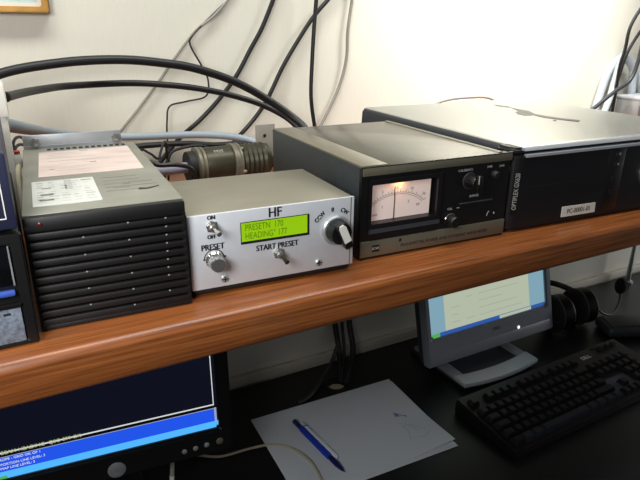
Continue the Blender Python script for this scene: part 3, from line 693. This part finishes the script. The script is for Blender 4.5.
# cables dropping behind the desk
t = thing('cable_grommet', 'dark cable outlet with pale lid set in the desk by the wall', 'grommet', (.497, .174, DZ))
MB().lathe([(.0255, 0), (.0255, .0012), (.024, .0018), (.021, .0018), (.021, .001), (0, .001)], (0, 0, 0), (0, 0, 1), 36).build('ring', 'black', t)
MB().prism([(-.019, -.002), (-.015, -.012), (-.003, -.018), (.010, -.015), (.004, -.003), (-.008, .002)], .001, .0022, 'z', bev=.0004).build('lid', 'beigecable', t)
for lab, pts, r in (
    ('left one of three black cables dropping from shelf into the desk outlet', [(.512, .253, -.10), (.520, .249, -.25), (.530, .2445, -.36), (.531, .225, -.42), (.513, .185, -.455), (.508, .178, -.4625)], .0058),
    ('middle one of three black cables dropping from shelf into the desk outlet', [(.536, .25, -.10), (.542, .246, -.25), (.546, .242, -.36), (.538, .215, -.42), (.512, .178, -.455), (.505, .172, -.4625)], .0034),
    ('right one of three black cables dropping from shelf into the desk outlet', [(.556, .25, -.10), (.560, .245, -.25), (.562, .240, -.36), (.553, .205, -.42), (.520, .172, -.455), (.510, .166, -.4625)], .0062)):
    cable(lab, 'rubber', r, [(pts[0][0], pts[0][1], -.045)]+pts)
cable('dark grey lead slanting over the desk beside the dropping cables', 'slate', .0040,
      [(.528, .225, DZ+.055), (.510, .215, DZ+.03), (.470, .19, DZ+.006), (.43, .16, DZ+.0045), (.40, .150, DZ+.0045)], name='lead')
# ------------------------------------------------------------------ keyboard
KU = .0195
t = thing('keyboard', 'black full-size keyboard on the desk in front of the silver monitor', 'keyboard', (.652, -.1535, DZ), .022)
KW, KD = 22.5*KU+.024, .151
hs = lambda y: .012+.016*y/KD       # top surface height along the depth
def slab(x0, x1, y0, y1, dz0, dz1, bev, mtx=None):
    b = MB(); bm = bmesh.new()
    V = [bm.verts.new((x, y, (hs(y)+dz if dz is not None else 0.))) for dz in (dz0, dz1) for x, y in ((x0, y0), (x1, y0), (x1, y1), (x0, y1))]
    for q in ((0, 3, 2, 1), (4, 5, 6, 7), (0, 1, 5, 4), (1, 2, 6, 5), (2, 3, 7, 6), (3, 0, 4, 7)): bm.faces.new([V[i] for i in q])
    bmesh.ops.bevel(bm, geom=bm.edges[:], offset=bev, segments=2, affect='EDGES')
    b._merge(bm, 0); return b
slab(0, KW, 0, KD, None, .001, .003).build('case', 'black', t)
ox = .012
plate = slab(ox+15.1*KU, ox+18.4*KU, .016, .062, 0, .0016, .0005); plate.build('cursor_plate', 'kbplate', t)
slab(ox+18.6*KU, ox+21.4*KU, .1395, .1455, 0, .0022, .0008).build('lamp_window', 'glassy', t)
lt = MB().text('DELL', .0125, Matrix.Translation((ox+16.9*KU, .1280, hs(.128)+.0013)) @ Matrix.Rotation(.096, 4, 'X')); lt.build('maker_name', 'penwhite', t)
kmesh = {}
def key(x, row_y, wu, dep=KU, m='keycap', hgt=.0095, name='key'):
    kx = (round(wu, 2), round(dep, 4), m)
    if kx not in kmesh:
        b = MB(); bm = bmesh.new(); W_, D_ = wu*KU-.0012, dep-.0012
        V = [bm.verts.new(c) for c in ((0, 0, 0), (W_, 0, 0), (W_, D_, 0), (0, D_, 0), (.0028, .0022, hgt), (W_-.0028, .0022, hgt), (W_-.0028, D_-.0038, hgt), (.0028, D_-.0038, hgt))]
        for q in ((0, 3, 2, 1), (4, 5, 6, 7), (0, 1, 5, 4), (1, 2, 6, 5), (2, 3, 7, 6), (3, 0, 4, 7)): bm.faces.new([V[i] for i in q])
        bmesh.ops.bevel(bm, geom=bm.edges[:], offset=.0009, segments=2, affect='EDGES'); b._merge(bm, 0)
        o = b.build(name, m, t); kmesh[kx] = o
    else:
        o = kmesh[kx].copy(); o.name = name; COL.objects.link(o); o.parent = t
    o.location = (ox+x*KU+.0006, row_y+.0006, hs(row_y)+.0006); o.rotation_euler = (.096, 0, 0)
    return o
RY = [.012+k*KU for k in range(5)]+[.012+5.35*KU]     # bottom row ... function row
rows = {
 0: [(0, 1.25), (1.25, 1.25), (2.5, 1.25), (3.75, 6.25), (10, 1.25), (11.25, 1.25), (12.5, 1.25), (13.75, 1.25)],
 1: [(0, 1.25)]+[(1.25+k, 1) for k in range(11)]+[(12.25, 2.75)],
 2: [(0, 1.75)]+[(1.75+k, 1) for k in range(12)]+[(13.75, 1.25)],
 3: [(0, 1.5)]+[(1.5+k, 1) for k in range(13)]+[(14.5, .5)][:0],
 4: [(k, 1) for k in range(13)]+[(13, 2)],
 5: [(0, 1)]+[(2+k, 1) for k in range(4)]+[(6.5+k, 1) for k in range(4)]+[(11+k, 1) for k in range(4)],
}
nk = 0
for r_, L in rows.items():
    for x, wu in L:
        key(x, RY[r_], wu, m='keyglint' if r_ == 0 and x > 0 else 'keycap'); nk += 1
for x in (15.25, 16.25, 17.25):
    key(x, RY[0], 1); key(x, RY[3], 1); key(x, RY[4], 1); nk += 3
key(16.25, RY[1], 1); nk += 1
for x in (18.5, 19.5, 20.5):
    for r_ in (1, 2, 3, 4): key(x, RY[r_], 1); nk += 1
key(18.5, RY[0], 2); key(20.5, RY[0], 1); nk += 2
for x in (19.2, 20.2, 21.2): key(x+.1, RY[5]+.012, .9, dep=.013); nk += 1
print('keys', nk)
# ------------------------------------------------------------------ headset
t = thing('headset', 'black headset with boom microphone lying on the desk behind the silver monitor', 'headset', (1.13, .125, DZ))
for s_, cxp in ((-1, -.052), (1, .028)):
    c = MB().lathe([(.030, -.017), (.040, -.014), (.043, -.004), (.043, .008), (.036, .016), (.018, .019), (0, .019)], (cxp, 0, .046), (1, -.25, .06), 32)
    o = c.build('earcup', 'black', t)
    MB().lathe([(.022, -.035), (.038, -.034), (.044, -.028), (.045, -.020), (.041, -.0135), (.03, -.0135)], (cxp, 0, .046), (1, -.25, .06), 32).build('ear_cushion', 'foam', o)
    MB().lathe([(.014, .019), (.014, .0205), (.0, .021)], (cxp, 0, .046), (1, -.25, .06), 24).build('cap_disc', 'slate', o)
band = []
for k in range(13):
    a = PI*k/12
    band.append((-.055+.045*(1-math.cos(a))*1.0, .005+.085*math.sin(a), .062+.014*math.sin(a)))
hb = MB().tube(band, .007, 10, 3); hb.build('headband', 'black', t)
MB().tube([(.046, -.012, .050), (.062, -.03, .030), (.085, -.035, .022), (.112, -.030, .026), (.140, -.018, .040), (.152, -.008, .058)], .0026, 8).build('microphone_boom', 'black', t)
MB().ball((.155, -.005, .072), .0145, .0145, .022).build('microphone_foam', 'foam', t)
MB().tube([(.040, -.03, .016), (.050, -.05, .006), (.052, -.075, .0035), (.035, -.10, .0032)], .003, 8).build('lead', 'rubber', t)

t = thing('handset', 'dark slate rounded box at right frame edge behind the keyboard', 'desk phone', (1.215, .045, DZ), -.42)
MB().box(-.06, .13, -.036, .036, 0, .026, .010, 4).build('body', 'slate', t)
MB().box(-.05, .12, -.026, .026, .024, .0285, .002).build('top_plate', 'slate', t)
t = thing('support_rod', 'slim grey metal rod rising from desk to shelf at the far right', 'rod', (1.478, .222, DZ))
MB().tube([(0, 0, .002), (-.002, 0, .06), (-.003, 0, .14), (-.003, 0, -.035-DZ)], .005, 12, rs=[.0075, .006, .0045, .0045]).build('rod', 'steel', t)
MB().lathe([(.014, 0), (.014, .004), (.008, .006)], (0, 0, 0), (0, 0, 1), 20).build('foot', 'steel', t)

# ------------------------------------------------------------------ lights
def area(name, loc, target, size, power, color, sy=None, spread=180):
    l = bpy.data.lights.new(name, 'AREA'); l.energy = power; l.color = color; l.size = size; l.spread = math.radians(spread)
    if sy: l.shape = 'RECTANGLE'; l.size_y = sy
    o = bpy.data.objects.new(name, l); COL.objects.link(o); o.location = loc
    o.rotation_euler = (Vector(target)-Vector(loc)).to_track_quat('-Z', 'Y').to_euler(); return o
area('desk_lamp', (-.22, -.62, .30), (.2, .1, .05), .22, 3.5, (1, 1, .99))
area('ceiling_light', (.15, -.34, 1.30), (.15, .22, .1), 1.6, 19, (1, 1, .965), .25)
area('wall_lamp', (1.0, -.02, .72), (.96, .27, .27), .25, 4.8, (1, 1, .97), spread=95)
area('side_light', (2.3, -.25, -.15), (1.2, .2, -.45), .4, 3.5, (.95, .98, 1))
w_ = bpy.data.worlds.new('room'); sc.world = w_; w_.use_nodes = True
w_.node_tree.nodes['Background'].inputs[0].default_value = (.92, .95, 1, 1); w_.node_tree.nodes['Background'].inputs[1].default_value = .08

# ------------------------------------------------------------------ camera
cam = bpy.data.cameras.new('camera'); co = bpy.data.objects.new('camera', cam); COL.objects.link(co)
Rv, Uv, Fv = Vector((.88043563, -.47406425, .00980734)), Vector((.15854816, .31382368, .93615019)), Vector((.44687311, .82266505, -.35146356))
mx = Matrix((Rv, Uv, -Fv)).transposed().to_4x4(); mx.translation = Vector((0, -.66536783, .21061208))
co.matrix_world = mx
cam.sensor_width = 36; cam.lens = 36*572.4425/640; cam.clip_start = .02
sc.camera = co
sc.view_settings.view_transform = 'Standard'; sc.view_settings.look = 'None'; sc.view_settings.gamma = 1; sc.view_settings.exposure = 0
sc.view_settings.use_curve_mapping = False
